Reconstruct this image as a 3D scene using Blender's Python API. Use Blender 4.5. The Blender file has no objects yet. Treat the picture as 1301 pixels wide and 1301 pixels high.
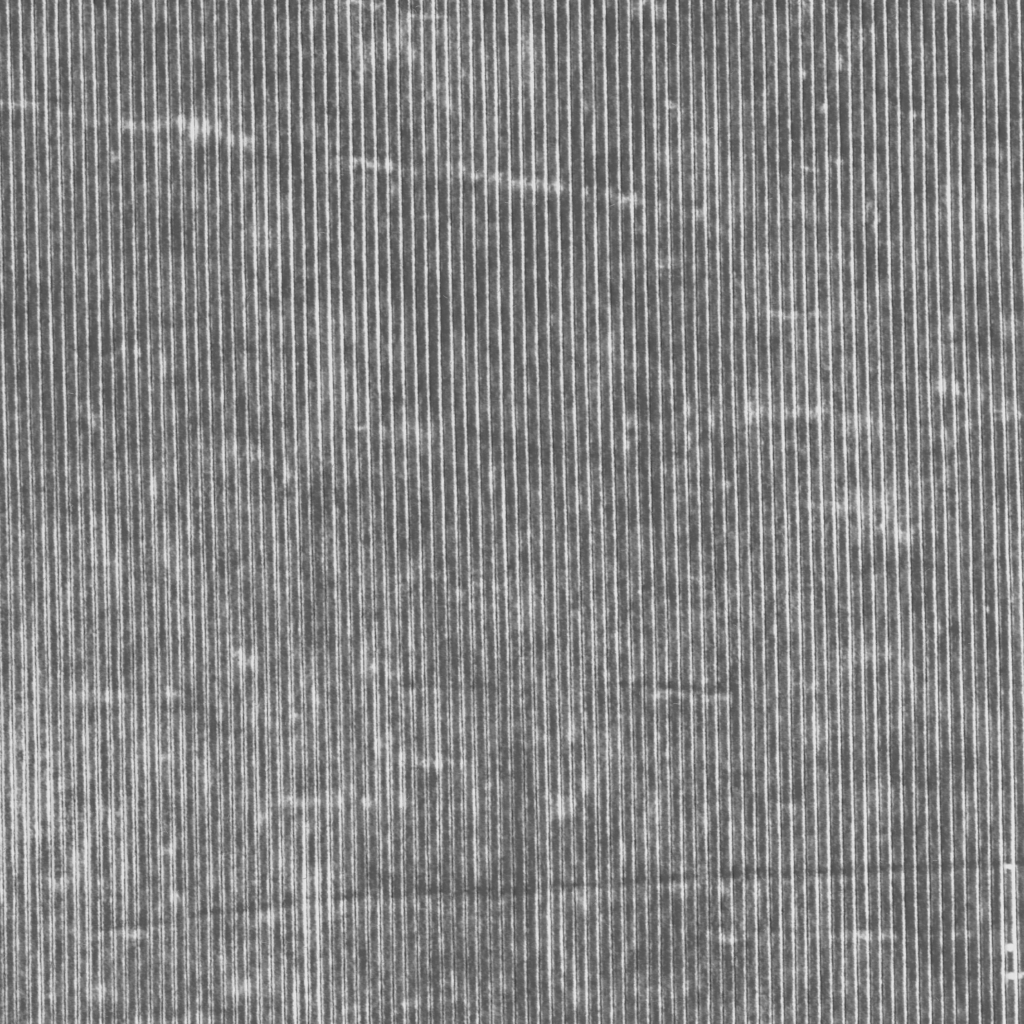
# Worn wide-wale corduroy cloth seen straight from above, lying on a table top.
# One unit of the layout = one pixel-sized step of 0.2 mm on the real cloth.
import bpy, math
import numpy as np

S = 0.0002                      # metres per layout step
N = 1301.0
C = bpy.context.scene

# ------------------------------------------------------------------ camera
D = 1.0
cam = bpy.data.cameras.new('camera')
cam.lens_unit = 'MILLIMETERS'
cam.sensor_width = 36.0
cam.lens = 36.0 * D / (N * S)
cam.clip_start = 0.01
cam.clip_end = 50
co = bpy.data.objects.new('camera', cam)
co.location = (0, 0, D)
C.collection.objects.link(co)
C.camera = co

# ------------------------------------------------------------------ light
w = bpy.data.worlds.new('World'); C.world = w; w.use_nodes = True
bg = w.node_tree.nodes['Background']
bg.inputs['Color'].default_value = (1, 1, 1, 1)
bg.inputs['Strength'].default_value = 0.30

def area(name, loc, size, power):
    l = bpy.data.lights.new(name, 'AREA'); l.shape = 'SQUARE'; l.size = size
    l.energy = power; l.color = (1, 1, 1)
    o = bpy.data.objects.new(name, l); o.location = loc
    d = -np.array(loc)
    import mathutils
    o.rotation_euler = mathutils.Vector(d).to_track_quat('-Z', 'Y').to_euler()
    C.collection.objects.link(o)
    return o
area('softbox_lamp', (1.15, -0.55, 2.9), 0.9, 100.0)

C.view_settings.view_transform = 'Standard'
C.view_settings.look = 'None'
C.view_settings.exposure = 0.0
C.view_settings.gamma = 1.0
C.view_settings.use_curve_mapping = False
C.cycles.max_bounces = 4
C.cycles.diffuse_bounces = 2
C.cycles.use_denoising = False

# ------------------------------------------------------------------ noise
def hsh(i, j, seed):
    i = (i.astype(np.int64) & 0xFFFFFFFF).astype(np.uint64)
    j = (j.astype(np.int64) & 0xFFFFFFFF).astype(np.uint64)
    h = i * np.uint64(374761393) + j * np.uint64(668265263) + np.uint64(seed) * np.uint64(2246822519)
    h = (h ^ (h >> np.uint64(13))) * np.uint64(1274126177)
    h = (h & np.uint64(0xFFFFFFFFFF)); h = (h ^ (h >> np.uint64(16))) * np.uint64(2654435761)
    h = (h >> np.uint64(8)) & np.uint64(0xFFFFFF)
    return h.astype(np.float32) / np.float32(0xFFFFFF) * 2 - 1

def vnoise(x, y, seed):
    """smooth value noise in -1..1"""
    x, y = np.broadcast_arrays(x, y)
    i = np.floor(x); j = np.floor(y)
    fx = (x - i).astype(np.float32); fy = (y - j).astype(np.float32)
    fx = fx * fx * (3 - 2 * fx); fy = fy * fy * (3 - 2 * fy)
    a = hsh(i, j, seed); b = hsh(i + 1, j, seed); c = hsh(i, j + 1, seed); d = hsh(i + 1, j + 1, seed)
    return (a * (1 - fx) + b * fx) * (1 - fy) + (c * (1 - fx) + d * fx) * fy

def lnoise(k, y, seed):
    """noise along y, independent for each wale k"""
    k, y = np.broadcast_arrays(k, y)
    j = np.floor(y); f = (y - j).astype(np.float32); f = f * f * (3 - 2 * f)
    return hsh(k, j, seed) * (1 - f) + hsh(k, j + 1, seed) * f

# ------------------------------------------------------------------ where the grooves run
RY = [20, 162, 325, 488, 650, 813, 975, 1138, 1281]
RK = [0, 21, 42, 63, 81]
RX = [[10, 13.2, 16.7, 19.9, 23.9, 27.2, 29.8, 32.5, 34.3],
      [334.3, 337, 339.6, 343.2, 347.2, 351, 353.8, 356.4, 358.8],
      [659.4, 661.9, 664.4, 667.2, 671.6, 675.2, 678.9, 681.3, 683.8],
      [985, 987.6, 990, 993.6, 997.7, 1001.5, 1004, 1007.2, 1009.3],
      [1263.8, 1266.3, 1269.0, 1274.0, 1279.0, 1283.0, 1286.2, 1288.8, 1291.8]]
def groove_x(k, y):
    cols = [np.interp(y, RY, r) for r in RX]
    # straight on past the measured rows
    out = []
    for c, r in zip(cols, RX):
        c = c + np.where(y < 20, (y - 20) * 0.021, 0) + np.where(y > 1281, (y - 1281) * 0.015, 0)
        out.append(c)
    k = np.broadcast_to(k, np.broadcast(k, y).shape).astype(float)
    pitch_l = (out[1] - out[0]) / 21; pitch_r = (out[4] - out[3]) / 18
    x = np.where(k < 0, out[0] + k * pitch_l,
        np.where(k < 21, out[0] + k * (out[1] - out[0]) / 21,
        np.where(k < 42, out[1] + (k - 21) * (out[2] - out[1]) / 21,
        np.where(k < 63, out[2] + (k - 42) * (out[3] - out[2]) / 21,
                 out[3] + (k - 63) * pitch_r))))
    x = x + 0.45 * lnoise(k, y / 160.0, 11) + 0.22 * lnoise(k, y / 37.0, 12)
    return x + 2.35                      # the slit is just right of the pale line

# regional strength of the worn line left (A) and right (B) of each slit, and of the pile face (F)
GA = np.array([[7,6,7,7,7,6,7,7],[6,6,7,7,7,6,8,8],[6.5,6,8,7,7,6,8,7],[6,6,7,7,6,6,7,7],
               [5,6,5,6,6,6,7,7],[5,5,5,4,6,6,7,7],[5,5,6,4,5,6,7,7],[5,4,6,4,5,5,7,6]], float)
GB = np.array([[2,2,1,2,1,2,1,1],[3,3,1,2,1,3,2,1],[1.5,2.5,1,1,1,2,2,2],[3,3.5,2,1,2,2.5,2,3],
               [6,6,4,3,3,2,2,2],[7,7,6,6,4,3,3,3],[7,6,6,5,4,3,2,2],[6,5,5,4,3,2,2,2]], float)
GF = np.array([[2,2,3,3,2,2,3,2],[2,2,2,2,1,2,2,2],[2,2,3,1,2,2,3,2],[2,3,3,2,2,2,4,2],
               [3,3,3,3,3,3,3,2],[3,3,3,2,3,3,3,2],[4,3,3,2,2,3,3,2],[3,3,3,3,2,3,3,1]], float)
def grid(G, x, y):
    gx = np.clip(x / 162.6 - 0.5, 0, 6.999); gy = np.clip(y / 162.6 - 0.5, 0, 6.999)
    i = np.floor(gx).astype(int); j = np.floor(gy).astype(int)
    fx = gx - i; fy = gy - j
    return ((G[j, i] * (1 - fx) + G[j, i + 1] * fx) * (1 - fy)
            + (G[j + 1, i] * (1 - fx) + G[j + 1, i + 1] * fx) * fy)

# rubbed patches: x, y, radius x, radius y, strength
PATCH = [
 (163,160,8,8,.5),(228,155,9,9,.8),(245,163,7,14,.9),(262,163,6,12,.8),(277,165,6,9,.6),(293,175,6,10,.5),
 (145,200,4,5,.7),(312,182,7,9,.45),(315,222,5,6,.4),(30,131,26,3,.3),(180,160,10,6,.3),(205,158,12,8,.35),
 (452,3,14,3,.6),(470,7,8,5,.5),(482,6,7,4,.5),(545,21,26,3,.5),(566,38,18,14,.3),(572,62,11,18,.28),
 (455,70,9,22,.35),(470,70,6,18,.55),(490,65,7,18,.5),(510,45,7,20,.4),(520,70,8,10,.35),(548,120,6,8,.5),
 (568,130,6,8,.4),(455,203,9,5,.55),(475,207,7,5,.5),(492,208,7,8,.65),(500,240,5,8,.5),(568,212,6,6,.45),
 (587,213,6,7,.5),(605,222,11,5,.55),(630,225,7,7,.6),(640,222,10,5,.4),(540,275,8,5,.3),(458,90,5,12,.5),
 (670,55,8,26,.38),(668,232,25,6,.5),(694,235,8,5,.4),(708,236,8,8,.8),(745,245,5,8,.45),(772,246,10,6,.3),
 (800,252,16,7,.5),(815,256,8,5,.4),(805,12,8,8,.4),(838,12,9,12,.42),(818,4,14,3,.4),(852,133,8,5,.7),
 (860,147,8,9,.35),(890,270,11,6,.5),(880,180,14,12,.22),(895,180,5,8,.4),(745,135,4,7,.4),(885,205,18,30,.16),
 (850,330,12,5,.35),(815,290,6,7,.35),(845,200,9,20,.2),
 (1025,8,7,11,.55),(1068,80,5,8,.6),(1046,137,6,4,.8),(1240,12,17,14,.42),(1215,3,14,3,.4),(1262,18,6,12,.3),
 (1028,214,9,3,.5),(1110,225,5,8,.4),(1105,262,4,12,.4),(1112,282,4,12,.55),(1203,252,5,14,.5),(1272,195,5,8,.45),
 (1022,92,4,7,.5),(1160,148,5,6,.5),(1065,205,7,5,.5),(1064,15,5,8,.3),(1195,270,12,14,.2),(1250,265,20,14,.2),
 (173,447,5,5,.55),(207,465,5,13,.45),(120,535,5,10,.55),(195,620,5,13,.6),(85,600,4,7,.4),(12,590,7,4,.3),
 (325,580,6,6,.4),(155,445,4,5,.4),(290,575,16,10,.22),(100,345,4,6,.35),(325,300,10,26,.28),(345,300,6,16,.25),
 (365,600,5,12,.55),(460,542,9,4,.4),(487,550,7,8,.45),(515,545,12,14,.2),(625,600,5,14,.45),(545,560,20,14,.15),
 (390,345,12,3,.25),(380,462,6,3,.4),(420,480,24,70,.12),(400,560,22,30,.12),(760,470,14,30,.2),
 (845,337,12,4,.4),(875,520,5,10,.5),(875,557,5,8,.5),(955,527,7,12,.45),(925,615,8,5,.5),(800,535,5,10,.4),
 (797,565,5,8,.45),(905,535,4,8,.4),(770,460,8,30,.2),(830,400,6,12,.2),
 (1002,399,26,4,.3),(1040,400,14,4,.35),(1018,425,30,26,.13),(1050,420,10,18,.2),(1110,420,10,20,.2),
 (1037,522,16,7,.5),(1008,525,16,9,.3),(970,520,10,8,.3),(1208,412,5,11,.5),(1196,487,6,10,.8),(1216,493,6,10,.8),
 (1232,500,6,14,.3),(1270,520,14,4,.45),(1285,415,12,14,.35),(1104,540,16,20,.2),(1080,540,10,20,.2),
 (1205,560,6,14,.3),(1285,520,10,14,.35),(1285,570,8,20,.25),(1245,500,5,12,.35),(1205,600,6,16,.3),
 (1110,642,40,14,.22),(1130,645,12,26,.32),(1120,671,4,6,.8),(1147,678,14,10,.55),(1160,672,8,8,.35),
 (1090,640,60,10,.14),(1116,745,9,18,.25),(1087,745,9,12,.25),(1115,731,8,3,.35),(1255,775,3,5,.6),
 (1125,830,14,10,.32),(1105,830,8,12,.28),(1195,795,3,8,.5),(1145,840,16,16,.18),(1215,905,26,30,.13),
 (1248,925,14,22,.2),(1040,935,14,26,.22),(1030,870,10,8,.25),(985,800,6,14,.35),(1293,770,8,60,.3),
 (50,855,6,8,.45),(137,883,5,8,.65),(155,882,6,5,.4),(217,880,7,6,.7),(305,835,6,13,.65),(320,838,9,8,.45),
 (280,905,4,10,.45),(20,945,6,14,.35),(50,900,8,30,.22),(105,885,18,12,.28),(25,905,6,16,.35),(52,960,14,6,.35),
 (110,940,10,14,.2),(40,925,8,10,.2),(208,964,5,4,.6),(75,165,6,20,.1),(50,870,5,24,.3),(320,915,6,14,.25),
 (470,845,8,10,.45),(465,825,6,12,.35),(500,860,8,10,.4),(373,910,5,5,.75),(342,920,5,6,.4),(480,947,5,8,.65),
 (376,943,6,12,.5),(405,893,8,8,.3),(557,968,9,8,.8),(540,971,9,6,.5),(511,964,5,12,.55),(572,968,9,4,.4),
 (470,920,12,8,.25),(375,835,6,8,.25),(400,885,5,10,.3),(585,970,8,4,.3),(590,905,4,6,.2),
 (775,720,13,11,.32),(782,755,5,8,.35),(895,889,16,5,.4),(842,882,16,4,.4),(865,884,12,4,.3),(920,888,10,5,.4),
 (835,935,4,5,.5),(885,735,8,4,.4),(895,865,6,6,.5),(700,940,18,12,.22),(785,940,6,10,.3),(725,930,8,16,.3),
 (755,800,10,14,.2),(803,860,6,8,.4),(770,860,6,8,.3),(735,995,8,20,.2),
 (22,1020,6,46,.34),(38,1060,6,34,.2),(48,1065,8,14,.3),(30,1110,8,20,.2),(70,1120,9,5,.5),(223,1140,8,7,.8),
 (130,1028,7,8,.5),(215,1080,7,8,.55),(222,1072,6,8,.4),(95,1095,8,16,.35),(110,1070,8,6,.5),(100,1115,10,8,.3),
 (310,1256,16,10,.45),(300,1250,8,12,.3),(60,1267,7,6,.45),(128,1260,16,12,.42),(145,1268,10,8,.3),(170,1188,18,4,.4),
 (22,1200,4,6,.5),(60,1183,8,8,.35),(145,1040,10,24,.25),(150,1100,8,40,.22),(65,1015,8,20,.3),(70,1000,12,6,.25),
 (270,1115,8,14,.22),(205,1190,16,8,.15),(95,1185,10,6,.3),
 (332,1040,6,8,.6),(395,1020,22,7,.32),(365,1017,10,6,.35),(390,1050,12,9,.35),(468,1020,8,8,.5),(430,1018,8,6,.4),
 (340,1166,14,8,.5),(350,1250,8,12,.3),(435,1155,8,8,.35),(510,1020,5,8,.4),(375,1265,5,18,.3),(530,1060,6,24,.15),
 (520,1275,22,10,.15),(590,1260,22,10,.15),(635,1255,14,12,.25),(480,1270,30,10,.1),(610,1090,10,30,.15),
 (710,1030,8,12,.5),(725,1015,6,16,.4),(740,1145,9,14,.45),(925,1193,12,5,.55),(870,1132,10,14,.22),(735,1035,8,6,.3),
 (895,1040,9,12,.3),(920,1135,12,10,.25),(960,1130,12,12,.22),(765,1165,4,5,.5),(860,1125,14,6,.3),(745,1000,5,8,.4),
 (790,1080,5,12,.45),(815,1060,10,18,.22),(835,1025,10,18,.25),(930,1055,10,30,.14),(730,1265,14,12,.2),
 (872,1255,5,8,.3),(888,1250,4,8,.35),(905,1165,10,12,.15),
 (1095,1188,11,4,.55),(1127,1188,8,5,.5),(1220,1186,14,4,.3),(1245,1155,8,20,.2),(1222,1075,6,16,.3),
 (1229,1030,5,22,.35),(1125,1020,14,24,.18),(1030,1070,14,22,.18),(1040,1135,10,14,.22),(1005,1025,12,4,.35),
 (1244,1060,5,14,.25),(1219,1285,8,7,.25),(1165,1010,8,20,.22),(1110,1010,8,12,.22),
 (1180,1245,10,6,.05),(1285,1120,4,200,.12),
]
# crisp bare bridges from one groove to the next
BRIDGE = [(1283,1101,9,3.2,1.5),(1277,1101,3,7,.9),(1288,1101,3,8,.9),(1284,1204,9,5,1.5),(1278,1206,3,10,.9),(1290,1205,3,10,.9),(1288,1240,12,4.6,1.5),(1279,1242,3,10,.9),(1291,1242,3,12,.9),(1300,1237,6,3,.9),(1283,1295,8,2,.3)]
# stretches of one groove that are rubbed wide: x, y, half length, strength
LINES = [
 (338,240,80,.35),(355,285,60,.45),(370,285,60,.45),(55,60,60,.2),(71,40,60,.2),(630,130,50,.4),(613,90,30,.3),(397,20,22,.4),
 (404,430,70,.3),(420,470,110,.5),(436,500,60,.3),(452,470,60,.25),(464,360,80,.3),(480,370,80,.3),(495,400,90,.3),
 (669,170,70,.4),(660,45,40,.4),(676,90,60,.45),(832,60,90,.3),(835,180,30,.35),(545,70,40,.3),(530,60,30,.3),
 (117,700,50,.5),(118,660,20,.5),(73,695,40,.5),(150,735,40,.4),(213,690,34,.4),(226,700,36,.35),(122,700,60,.3),
 (136,690,40,.4),(25,690,60,.2),(640,670,70,.4),(425,690,60,.45),(610,670,60,.2),(655,400,80,.2),(732,360,80,.2),
 (387,1140,90,.95),(404,1130,50,.8),(418,1130,36,.85),(388,1230,60,.75),(406,1250,60,.6),(373,1290,30,.6),(405,1190,40,.5),
 (696,1190,55,.9),(712,1205,40,.7),(680,1170,60,.35),(728,1250,40,.35),(745,1270,40,.4),(664,1030,30,.3),(785,1085,20,.3),
 (697,1020,30,.3),(712,1020,30,.5),(848,1015,40,.4),(862,1080,60,.25),(895,1035,40,.4),(822,1160,60,.3),
 (20,1010,90,.45),(36,1060,90,.3),(52,1260,60,.3),(50,1010,40,.3),(67,1020,50,.35),(100,980,20,.2),(112,1090,30,.35),
 (160,1050,80,.3),(155,1110,60,.3),(4,1090,60,.4),(265,1130,60,.2),
 (1274,1170,190,.7),(1290,1180,190,.8),(1274,700,60,.35),(1262,700,70,.45),(1290,860,60,.4),(1290,640,60,.3),(1275,880,60,.35),
 (1197,560,50,.2),(1080,330,150,.2),(1220,300,120,.3),(1205,250,120,.3),(1235,250,100,.3),(1158,300,120,.2),
 (1005,480,100,.3),(1037,520,110,.2),(1066,650,100,.3),(1085,620,100,.25),(1120,520,60,.2),(1085,880,60,.35),(1095,870,60,.3),
 (1110,920,50,.3),(1145,920,60,.35),(1160,880,60,.3),(955,870,60,.3),(940,720,60,.3),(971,180,30,.2),(950,240,60,.35),
 (940,250,60,.3),(925,255,60,.3),(909,190,50,.3),(1000,1100,80,.25),(1050,1090,90,.35),(1083,1110,80,.4),(1100,1090,90,.4),
 (345,690,60,.2),(350,950,40,.3),(357,970,40,.4),(450,1000,50,.3),(480,970,40,.4),(496,960,30,.4),(510,1010,40,.4),
 (602,1060,90,.25),(548,930,30,.2),(520,820,40,.35),(505,850,40,.3),(490,830,30,.3),
]
# long creases, drawn from point to point: (points, ridge height, strength of the shade painted above, pale strength below)
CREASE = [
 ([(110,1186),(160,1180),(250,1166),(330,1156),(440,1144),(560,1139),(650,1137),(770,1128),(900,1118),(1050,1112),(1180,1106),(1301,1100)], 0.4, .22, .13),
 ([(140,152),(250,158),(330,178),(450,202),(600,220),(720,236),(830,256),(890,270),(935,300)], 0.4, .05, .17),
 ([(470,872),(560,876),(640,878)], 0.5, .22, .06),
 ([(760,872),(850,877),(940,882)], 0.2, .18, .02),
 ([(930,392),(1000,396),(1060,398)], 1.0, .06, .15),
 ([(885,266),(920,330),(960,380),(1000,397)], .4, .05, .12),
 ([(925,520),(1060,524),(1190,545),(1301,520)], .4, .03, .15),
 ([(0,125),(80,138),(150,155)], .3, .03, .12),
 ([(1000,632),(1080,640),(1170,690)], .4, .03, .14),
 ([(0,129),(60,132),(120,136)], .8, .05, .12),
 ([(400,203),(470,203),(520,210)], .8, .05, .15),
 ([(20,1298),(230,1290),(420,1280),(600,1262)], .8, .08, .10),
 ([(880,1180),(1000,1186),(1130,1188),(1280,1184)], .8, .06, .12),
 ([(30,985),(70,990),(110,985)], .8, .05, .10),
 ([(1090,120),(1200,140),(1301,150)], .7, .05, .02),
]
# bands where the pile is darker: x, y, rx, ry, strength
DARK = [(824,520,10,170,.6),(658,1120,8,190,.6),(672,1230,8,70,.3),(645,700,8,60,.2),(1020,290,0.1,1,0),
        (800,360,10,60,.3),(1212,60,8,60,.3),(1205,20,6,14,.2),(475,1118,26,22,.4),(560,1122,60,14,.3),
        (18,1090,0.1,1,0),(8,1040,5,60,.5),(900,1000,10,40,.2),(1170,1170,60,60,.25),(1200,870,10,90,.3),(1175,760,10,80,.3),
        (560,740,10,60,.3),(395,800,8,40,.3),(105,800,10,60,.3),(95,1000,6,40,.3),(275,1165,22,12,.3),(1070,480,10,20,.1)]

# ------------------------------------------------------------------ the cloth mesh
K0, K1 = -14, 96
ks = np.arange(K0, K1)
offs = np.array([0.0, 0.32, 0.62, 0.95, 1.5, 2.1, 2.8, 3.6, 4.6, 5.8, 7.1, 8.5, 9.9, 11.2, 12.2, 13.0, 13.7, 14.3, 14.75, 15.1])
NC = len(offs)
rows = np.concatenate([np.arange(-190, -6, 4.0), np.arange(-6, 1307, 1.2), np.arange(1307, 1492, 4.0)])
R = len(rows)
y = rows[:, None]
gx = groove_x(ks[None, :], y)                 # R x K
gx1 = groove_x(ks[None, :] + 1, y)
# slit half-width, changes along the groove; the pile teeth along it are ragged
nearB = grid(GB, gx, y) / 9.0
slit = 0.13 + 0.34 * nearB + 0.30 * lnoise(ks[None, :], y / 26.0, 21) * (0.4 + nearB) + 0.22 * lnoise(ks[None, :], y / 2.1, 22)
slit = np.clip(slit * 0.62, 0.05, 0.6)
slit_n = np.clip(np.roll(slit, -1, axis=1), 0.05, 0.6)
width = (gx1 - gx)
o = offs[None, None, :] * (width[:, :, None] / 15.48)
# squeeze the first / last columns to the slit half-widths
d_left = offs / 15.48
x = gx[:, :, None] + o
edge_l = (offs >= 0.3) & (offs < 1.0)
x = x + np.where(offs[None, None, :] == 0.32, slit[:, :, None] * 0.75 - 0.32, 0)
x = x + np.where(offs[None, None, :] == 0.62, slit[:, :, None] + 0.12 - 0.62, 0)
x = x + np.where(offs[None, None, :] == 0.95, (slit[:, :, None] + 0.45) - 0.95, 0)
x = x + np.where(offs[None, None, :] == 15.1, -(slit_n[:, :, None] * 0.75 - 0.35), 0)
x = x + np.where(offs[None, None, :] == 14.75, -(slit_n[:, :, None] + 0.12 - 0.73), 0)
x = x + np.where(offs[None, None, :] == 14.3, -((slit_n[:, :, None] + 0.5) - 1.18), 0)
dl = np.maximum(x - gx[:, :, None], 0)        # distance right of the slit at the wale's left
dr = np.maximum(gx1[:, :, None] - x, 0)       # distance left of the slit at the wale's right
kk = ks[None, :, None]; yy = rows[:, None, None]
Y3 = np.broadcast_to(yy, x.shape)

# --- rubbed pile, plus crease shade put into the colour
def blobs(lst, x, y, power=1):
    out = np.zeros(x.shape, np.float32)
    for (bx, by, rx, ry, a) in lst:
        if a == 0: continue
        r0, r1 = np.searchsorted(rows, [by - 2.6 * ry, by + 2.6 * ry])
        k0 = int(max(0, (bx - 2.6 * rx - 60) / 15.5 - K0)); k1 = int((bx + 2.6 * rx + 20) / 15.5 - K0 + 2)
        k1 = min(k1, len(ks))
        if r1 <= r0 or k1 <= k0: continue
        X = x[r0:r1, k0:k1]; Y = y[r0:r1, k0:k1]
        q = ((X - bx) / rx) ** 2 + ((Y - by) / ry) ** 2
        out[r0:r1, k0:k1] = np.maximum(out[r0:r1, k0:k1], a * np.exp(-q ** power * 0.9))
    return out
def soft(v): return v
wx = x + 2.2 * vnoise(x / 9.0, Y3 / 9.0, 31); wy = Y3 + 3.5 * vnoise(x / 8.0, Y3 / 8.0, 32)
patch = blobs(PATCH, wx, wy)
bridge = blobs(BRIDGE, x + .8 * vnoise(x / 4, Y3 / 4, 33), Y3 + .8 * vnoise(x / 4, Y3 / 4, 34), 2)
dark = blobs(DARK, wx, wy)
crease_z = np.zeros(x.shape, np.float32); crease_shade = np.zeros(x.shape, np.float32); crease_p = np.zeros(x.shape, np.float32)
for pts, h, dk, pl in CREASE:
    px = [p[0] for p in pts]; py = [p[1] for p in pts]
    cy = np.interp(x, px, py) + 1.6 * vnoise(x / 23.0, 0 * x + len(pts), 41)
    t = Y3 - cy
    endf = np.clip((x - px[0]) / 25 + (px[0] <= 0), 0, 1) * np.clip((px[-1] - x) / 25 + (px[-1] >= 1300), 0, 1)
    br = np.clip(0.75 + 0.35 * vnoise(x / 22.0, 0 * x + h * 7, 42) + 0.8 * vnoise(x / 5.0, Y3 / 4.0, 43), 0, 1.6)
    crease_z += h * endf * np.exp(-(t / 5.0) ** 2)
    crease_shade += dk * endf * br * np.exp(-((t + 5) / 6.0) ** 2)  # shaded upper side of the crease, painted into the pile colour
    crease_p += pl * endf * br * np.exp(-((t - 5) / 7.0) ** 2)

A = grid(GA, x, Y3) / 9.0
B = grid(GB, x, Y3) / 9.0
F = grid(GF, x, Y3) / 9.0
# per-groove multipliers (the groove on a wale's right is the next index)
def groove_amp(k, y, seed):
    return (0.20 * lnoise(k, y / 110.0, seed) + 0.13 * lnoise(k, y / 34.0, seed + 1)
            + 0.14 * lnoise(k, y / 10.0, seed + 2) + 0.10 * lnoise(k, y / 3.2, seed + 3) + 0.06 * lnoise(k, y / 1.4, seed + 4))
# rubbing that runs across neighbouring wales together
cloud = (0.17 * vnoise(x / 70.0, Y3 / 42.0, 101) + 0.19 * vnoise(x / 34.0 + 0.3 * Y3 / 34.0, Y3 / 17.0, 102)
         + 0.15 * vnoise(x / 19.0, Y3 / 8.0, 103) + 0.07 * vnoise(x / 60.0, Y3 / 4.5, 104))
aR = A * 0.98 + 0.08 + (groove_amp(kk + 1, yy, 51)) * (1.25 - 0.75 * A)
kl = kk
bL = B * 1.22 - 0.03 + groove_amp(kk, yy, 61) * (0.42 + 0.6 * B)
# wide-rubbed stretches
ext = np.zeros((R, len(ks) + 1), np.float32)
kall = np.arange(K0, K1 + 1)
for (lx, ly, hl, a) in LINES:
    gl = groove_x(kall[None, :], np.array([[float(ly)]]))[0] - 2.35
    i = int(np.argmin(abs(gl - lx)))
    t = (rows - ly) / hl
    ext[:, i] = np.maximum(ext[:, i], a * np.exp(-np.abs(t) ** 3 * 1.2))
extR = ext[:, 1:][:, :, None]; extL = ext[:, :-1][:, :, None]
aR = aR + extR * 0.5
bL = bL + extL * 0.28
boost = cloud * 0.40 + patch * 0.75 + crease_p * 1.0 - crease_shade * 0.9 - dark * 0.25
aR = np.clip(aR + boost, 0, 1.5); aR = np.where(aR < .42, .42 - (.42 - aR) * .45, aR); bL = np.clip(bL + boost * 1.25, 0, 1.4)
sgR = 1.12 + 0.42 * np.clip(1 - 2.2 * B, 0, 1) * A + 0.50 * np.clip(aR, 0, 1.3) + extR * 0.8 + 0.28 * lnoise(kk + 1, yy / 13.0, 76)
sgL = 1.15 + 0.42 * np.clip(bL, 0, 1.3) + extL * 0.2
jag = 0.75 * vnoise(x / 1.6, Y3 / 1.5, 71) + 0.22 * lnoise(kk, yy / 5.5, 73)
fray = 1 + 0.28 * vnoise(x / 1.25, Y3 / 1.7, 74) + 0.22 * vnoise(x / 2.4, Y3 / 4.0, 75)
cR = 2.0 + 0.3 * np.clip(1 - 2.2 * B, 0, 1) + 0.25 * lnoise(kk + 1, yy / 40.0, 72)
lineR = aR * np.exp(-np.clip(np.abs(dr - cR + jag) / sgR, 0, 9) ** 2.0)
haloR = 0.30 * aR * np.exp(-(np.maximum(dr - cR, 0) / 3.2)) * (dr > cR)
lineL = bL * np.exp(-np.clip(np.abs(dl - 1.85 + jag) / sgL, 0, 9) ** 1.9)
haloL = 0.28 * bL * np.exp(-(np.maximum(dl - 2.1, 0) / 2.6)) * (dl > 2.1)
# face: soft mottling, faint lengthwise streaks, fine pile speckle
mott = vnoise(x / 26.0, Y3 / 34.0, 81) * 0.06 + vnoise(x / 6.0, Y3 / 12.0, 82) * 0.09 + vnoise(x / 2.6, Y3 / 4.0, 83) * 0.075
streak = 0.045 * vnoise((x - gx[:, :, None]) / 1.9 + kk * 31.7, Y3 / 45.0, 84)
speck = 0.080 * vnoise(x / 2.3, Y3 / 1.2, 85) + 0.055 * vnoise(x / 1.2, Y3 / 1.2, 99)
spots = np.clip(0.4 * cloud + vnoise(x / 3.6, Y3 / 5.5, 86) * 0.6 + vnoise(x / 1.7, Y3 / 2.2, 87) * 0.5 + 0.35 * vnoise(x / 14, Y3 / 26, 97) - 0.36 + 0.5 * F, 0, 1) * 0.8
face = 0.035 + F * 0.12 + (mott + streak + speck) * (0.7 + F) + spots * F * 1.2
face = face - dark * 0.10 - crease_shade * 0.45 + crease_p * 0.34
pt = patch * (0.66 + 0.55 * vnoise(x / 3.0, Y3 / 3.6, 88) + 0.25 * vnoise(x / 1.4, Y3 / 1.5, 89))
face = face + np.clip(pt, 0, 1) * 0.85
wear_shade = face + (lineR + haloR) * (1 + (fray - 1) * np.clip(1.35 - aR, .3, 1)) + (lineL + haloL) * fray
wear_shade = np.maximum(wear_shade, bridge)
wear_shade = np.clip(wear_shade, 0.0, 1.0).astype(np.float32)

# --- relief
def shoulder(d, r, h): return -h * np.clip(1 - d / r, 0, 1) ** 2.0
z = shoulder(dl, 3.6, 0.9) + shoulder(dr, 3.6, 0.9)
z = z + 0.45 * np.sin(np.clip(dl / (dl + dr + 1e-6), 0, 1) * math.pi)
z = z - 0.35 * wear_shade                                    # worn pile lies lower
z = z + 0.24 * vnoise(x / 1.3, Y3 / 1.4, 91) + 0.22 * vnoise(x / 4.0, Y3 / 6.0, 92) + 0.5 * vnoise(x / 14.0, Y3 / 20.0, 93)
bottom = (offs == 0.0)
lowest = (offs == 0.32) | (offs == 15.1)
z = np.where(bottom[None, None, :], -2.6 + 1.0 * vnoise(x / 3, Y3 / 2.2, 95), z)
z = np.where(lowest[None, None, :], -1.7 + 0.9 * vnoise(x / 3, Y3 / 2.2, 95), z)
z = z + crease_z
z = z + 2.2 * vnoise(x / 330.0, Y3 / 260.0, 94)
wear_shade = np.where(bottom[None, None, :] | lowest[None, None, :], np.clip(0.10 + 0.50 * B + 0.34 * lnoise(kk + (offs > 8), yy / 2.3, 96) + 0.2 * lnoise(kk + (offs > 8), yy / 30.0, 98) + 0.5 * patch, 0, .8), wear_shade)

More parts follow.
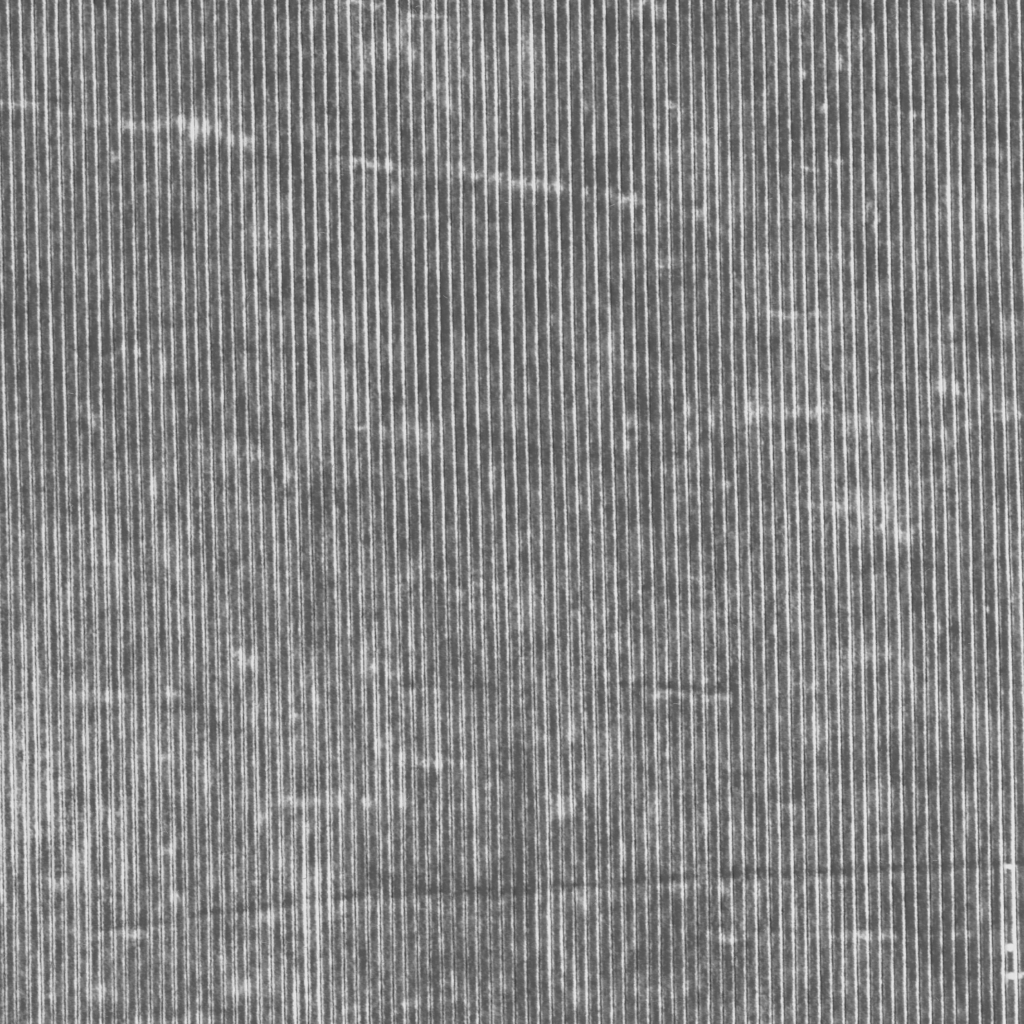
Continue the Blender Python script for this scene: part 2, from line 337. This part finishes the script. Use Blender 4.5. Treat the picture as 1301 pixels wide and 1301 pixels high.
X = x.reshape(R, -1); Z = z.reshape(R, -1); W = wear_shade.reshape(R, -1); YY = Y3.reshape(R, -1)
TH = 9.0
# pulled-down border so the sheet has an edge with thickness
def pad(a, top=None):
    return np.pad(a, ((1, 1), (1, 1)), mode='edge')
Xp, Zp, Wp, Yp = pad(X), pad(Z), pad(W), pad(YY)
Zp[0, :] = Zp[-1, :] = -TH; Zp[:, 0] = Zp[:, -1] = -TH
Rr, Cc = Xp.shape
verts = np.empty((Rr * Cc, 3), np.float32)
verts[:, 0] = ((Xp - N / 2) * S).ravel()
verts[:, 1] = ((N / 2 - Yp) * S).ravel()
verts[:, 2] = (Zp * S).ravel()
i = np.arange((Rr - 1) * (Cc - 1)); r = i // (Cc - 1); c = i % (Cc - 1)
a = r * Cc + c
quads = np.stack([a, a + Cc, a + Cc + 1, a + 1], 1).astype(np.int32)
me = bpy.data.meshes.new('corduroy_cloth')
me.vertices.add(len(verts)); me.vertices.foreach_set('co', verts.ravel())
me.loops.add(quads.size); me.loops.foreach_set('vertex_index', quads.ravel())
me.polygons.add(len(quads)); me.polygons.foreach_set('loop_start', np.arange(0, quads.size, 4, dtype=np.int32))
me.polygons.foreach_set('use_smooth', np.ones(len(quads), bool))
me.update(calc_edges=True)
at = me.attributes.new('wear_shade', 'FLOAT', 'POINT')
at.data.foreach_set('value', Wp.astype(np.float32).ravel())

# ------------------------------------------------------------------ materials
def new_mat(name):
    m = bpy.data.materials.new(name); m.use_nodes = True
    return m, m.node_tree.nodes, m.node_tree.links, m.node_tree.nodes['Principled BSDF']
m, nd, lk, bs = new_mat('worn_corduroy')
bs.inputs['Roughness'].default_value = 0.95
bs.inputs['Specular IOR Level'].default_value = 0.15
an = nd.new('ShaderNodeAttribute'); an.attribute_name = 'wear_shade'
tc = nd.new('ShaderNodeTexCoord')
nz = nd.new('ShaderNodeTexNoise'); nz.inputs['Scale'].default_value = 3800; nz.inputs['Detail'].default_value = 2
lk.new(tc.outputs['Object'], nz.inputs['Vector'])
ma = nd.new('ShaderNodeMath'); ma.operation = 'MULTIPLY_ADD'
ma.inputs[1].default_value = 0.16; ma.inputs[2].default_value = -0.08
lk.new(nz.outputs['Fac'], ma.inputs[0])
ad = nd.new('ShaderNodeMath'); ad.operation = 'ADD'; ad.use_clamp = True
lk.new(an.outputs['Fac'], ad.inputs[0]); lk.new(ma.outputs[0], ad.inputs[1])
rp = nd.new('ShaderNodeValToRGB')
cr = rp.color_ramp
cr.elements[0].position = 0.0; cr.elements[0].color = (.070, .070, .070, 1)
cr.elements[1].position = 1.0; cr.elements[1].color = (.62, .62, .62, 1)
for p, v in ((.12, .094), (.35, .19), (.60, .35), (.85, .52)):
    e = cr.elements.new(p); e.color = (v, v, v, 1)
lk.new(ad.outputs[0], rp.inputs[0]); lk.new(rp.outputs[0], bs.inputs['Base Color'])
me.materials.append(m)
cloth = bpy.data.objects.new('corduroy_cloth', me)
C.collection.objects.link(cloth)
cloth['label'] = 'worn dark grey ribbed corduroy cloth with pale rubbed lines along its grooves'
cloth['category'] = 'cloth'

# ------------------------------------------------------------------ loose fibres on the pile (part of the cloth)
rng = np.random.default_rng(7)
fv, ff = [], []
zz = None
for n in range(520):
    for _ in range(6):
        fx = rng.uniform(0, 1301); fy = rng.uniform(0, 1301)
        ri = int(np.searchsorted(rows, fy)); ri = min(ri, R - 1)
        ci = int(np.searchsorted(X[ri], fx)); ci = min(ci, X.shape[1] - 1)
        if W[ri, ci] > rng.uniform(0.1, 0.7): break
    L = rng.uniform(3, 9); th = rng.uniform(0, math.pi * 2) if n % 3 else rng.normal(0, .35)
    bend = rng.uniform(-.28, .28); nseg = 6; px, py = fx, fy
    pts = []
    for s in range(nseg + 1):
        rr = int(min(max(np.searchsorted(rows, py), 0), R - 1)); cc = int(min(max(np.searchsorted(X[rr], px), 0), X.shape[1] - 1))
        zt = max(Z[rr, cc], -1.5) + 0.35 + 0.6 * math.sin(s / nseg * math.pi)
        pts.append((px, py, zt))
        px += math.cos(th) * L / nseg; py += math.sin(th) * L / nseg; th += bend
    rad = rng.uniform(.16, .30)
    base = len(fv)
    for s, p in enumerate(pts):
        q = pts[min(s + 1, nseg)]; q0 = pts[max(s - 1, 0)]
        tx, ty = q[0] - q0[0], q[1] - q0[1]; l = math.hypot(tx, ty) or 1
        nx, ny = -ty / l, tx / l
        rd = rad * (0.4 if s in (0, nseg) else 1)
        for (u, v) in ((1, -.5), (-1, -.5), (0, 1)):
            fv.append(((p[0] + nx * u * rd - N / 2) * S, (N / 2 - p[1] - ny * u * rd) * S, (p[2] + v * rd) * S))
    for s in range(nseg):
        for e in range(3):
            a0 = base + s * 3 + e; a1 = base + s * 3 + (e + 1) % 3
            ff.append((a0, a1, a1 + 3, a0 + 3))
    ff.append((base, base + 2, base + 1)); t = base + nseg * 3; ff.append((t, t + 1, t + 2))
fm = bpy.data.meshes.new('loose_fibres'); fm.from_pydata(fv, [], ff); fm.update()
m2, nd2, lk2, b2 = new_mat('pale_fibre')
b2.inputs['Base Color'].default_value = (.5, .5, .5, 1); b2.inputs['Roughness'].default_value = .8
tn = nd2.new('ShaderNodeTexNoise'); tn.inputs['Scale'].default_value = 400
r2 = nd2.new('ShaderNodeValToRGB')
r2.color_ramp.elements[0].position = .35; r2.color_ramp.elements[0].color = (.28, .28, .28, 1)
r2.color_ramp.elements[1].position = .65; r2.color_ramp.elements[1].color = (.62, .62, .62, 1)
t2 = nd2.new('ShaderNodeTexCoord'); lk2.new(t2.outputs['Object'], tn.inputs['Vector'])
lk2.new(tn.outputs['Fac'], r2.inputs[0]); lk2.new(r2.outputs[0], b2.inputs['Base Color'])
fm.materials.append(m2)
fo = bpy.data.objects.new('loose_fibres', fm); C.collection.objects.link(fo)
fo.parent = cloth; fo['kind'] = 'stuff'; fo['label'] = 'tiny pale loose fibres caught on the pile'

# ------------------------------------------------------------------ table top under the cloth
import bmesh
bm = bmesh.new(); bmesh.ops.create_cube(bm, size=1)
for v in bm.verts:
    v.co.x *= 3.0; v.co.y *= 3.0; v.co.z = v.co.z * 0.03 - 0.015 - (TH + .5) * S
tm = bpy.data.meshes.new('table_top'); bm.to_mesh(tm); bm.free()
m3, nd3, lk3, b3 = new_mat('grey_table')
tn = nd3.new('ShaderNodeTexNoise'); tn.inputs['Scale'].default_value = 30
r3 = nd3.new('ShaderNodeValToRGB'); r3.color_ramp.elements[0].color = (.22, .22, .22, 1); r3.color_ramp.elements[1].color = (.32, .32, .32, 1)
lk3.new(tn.outputs['Fac'], r3.inputs[0]); lk3.new(r3.outputs[0], b3.inputs['Base Color'])
tm.materials.append(m3)
to = bpy.data.objects.new('table_top', tm); C.collection.objects.link(to); to['kind'] = 'structure'
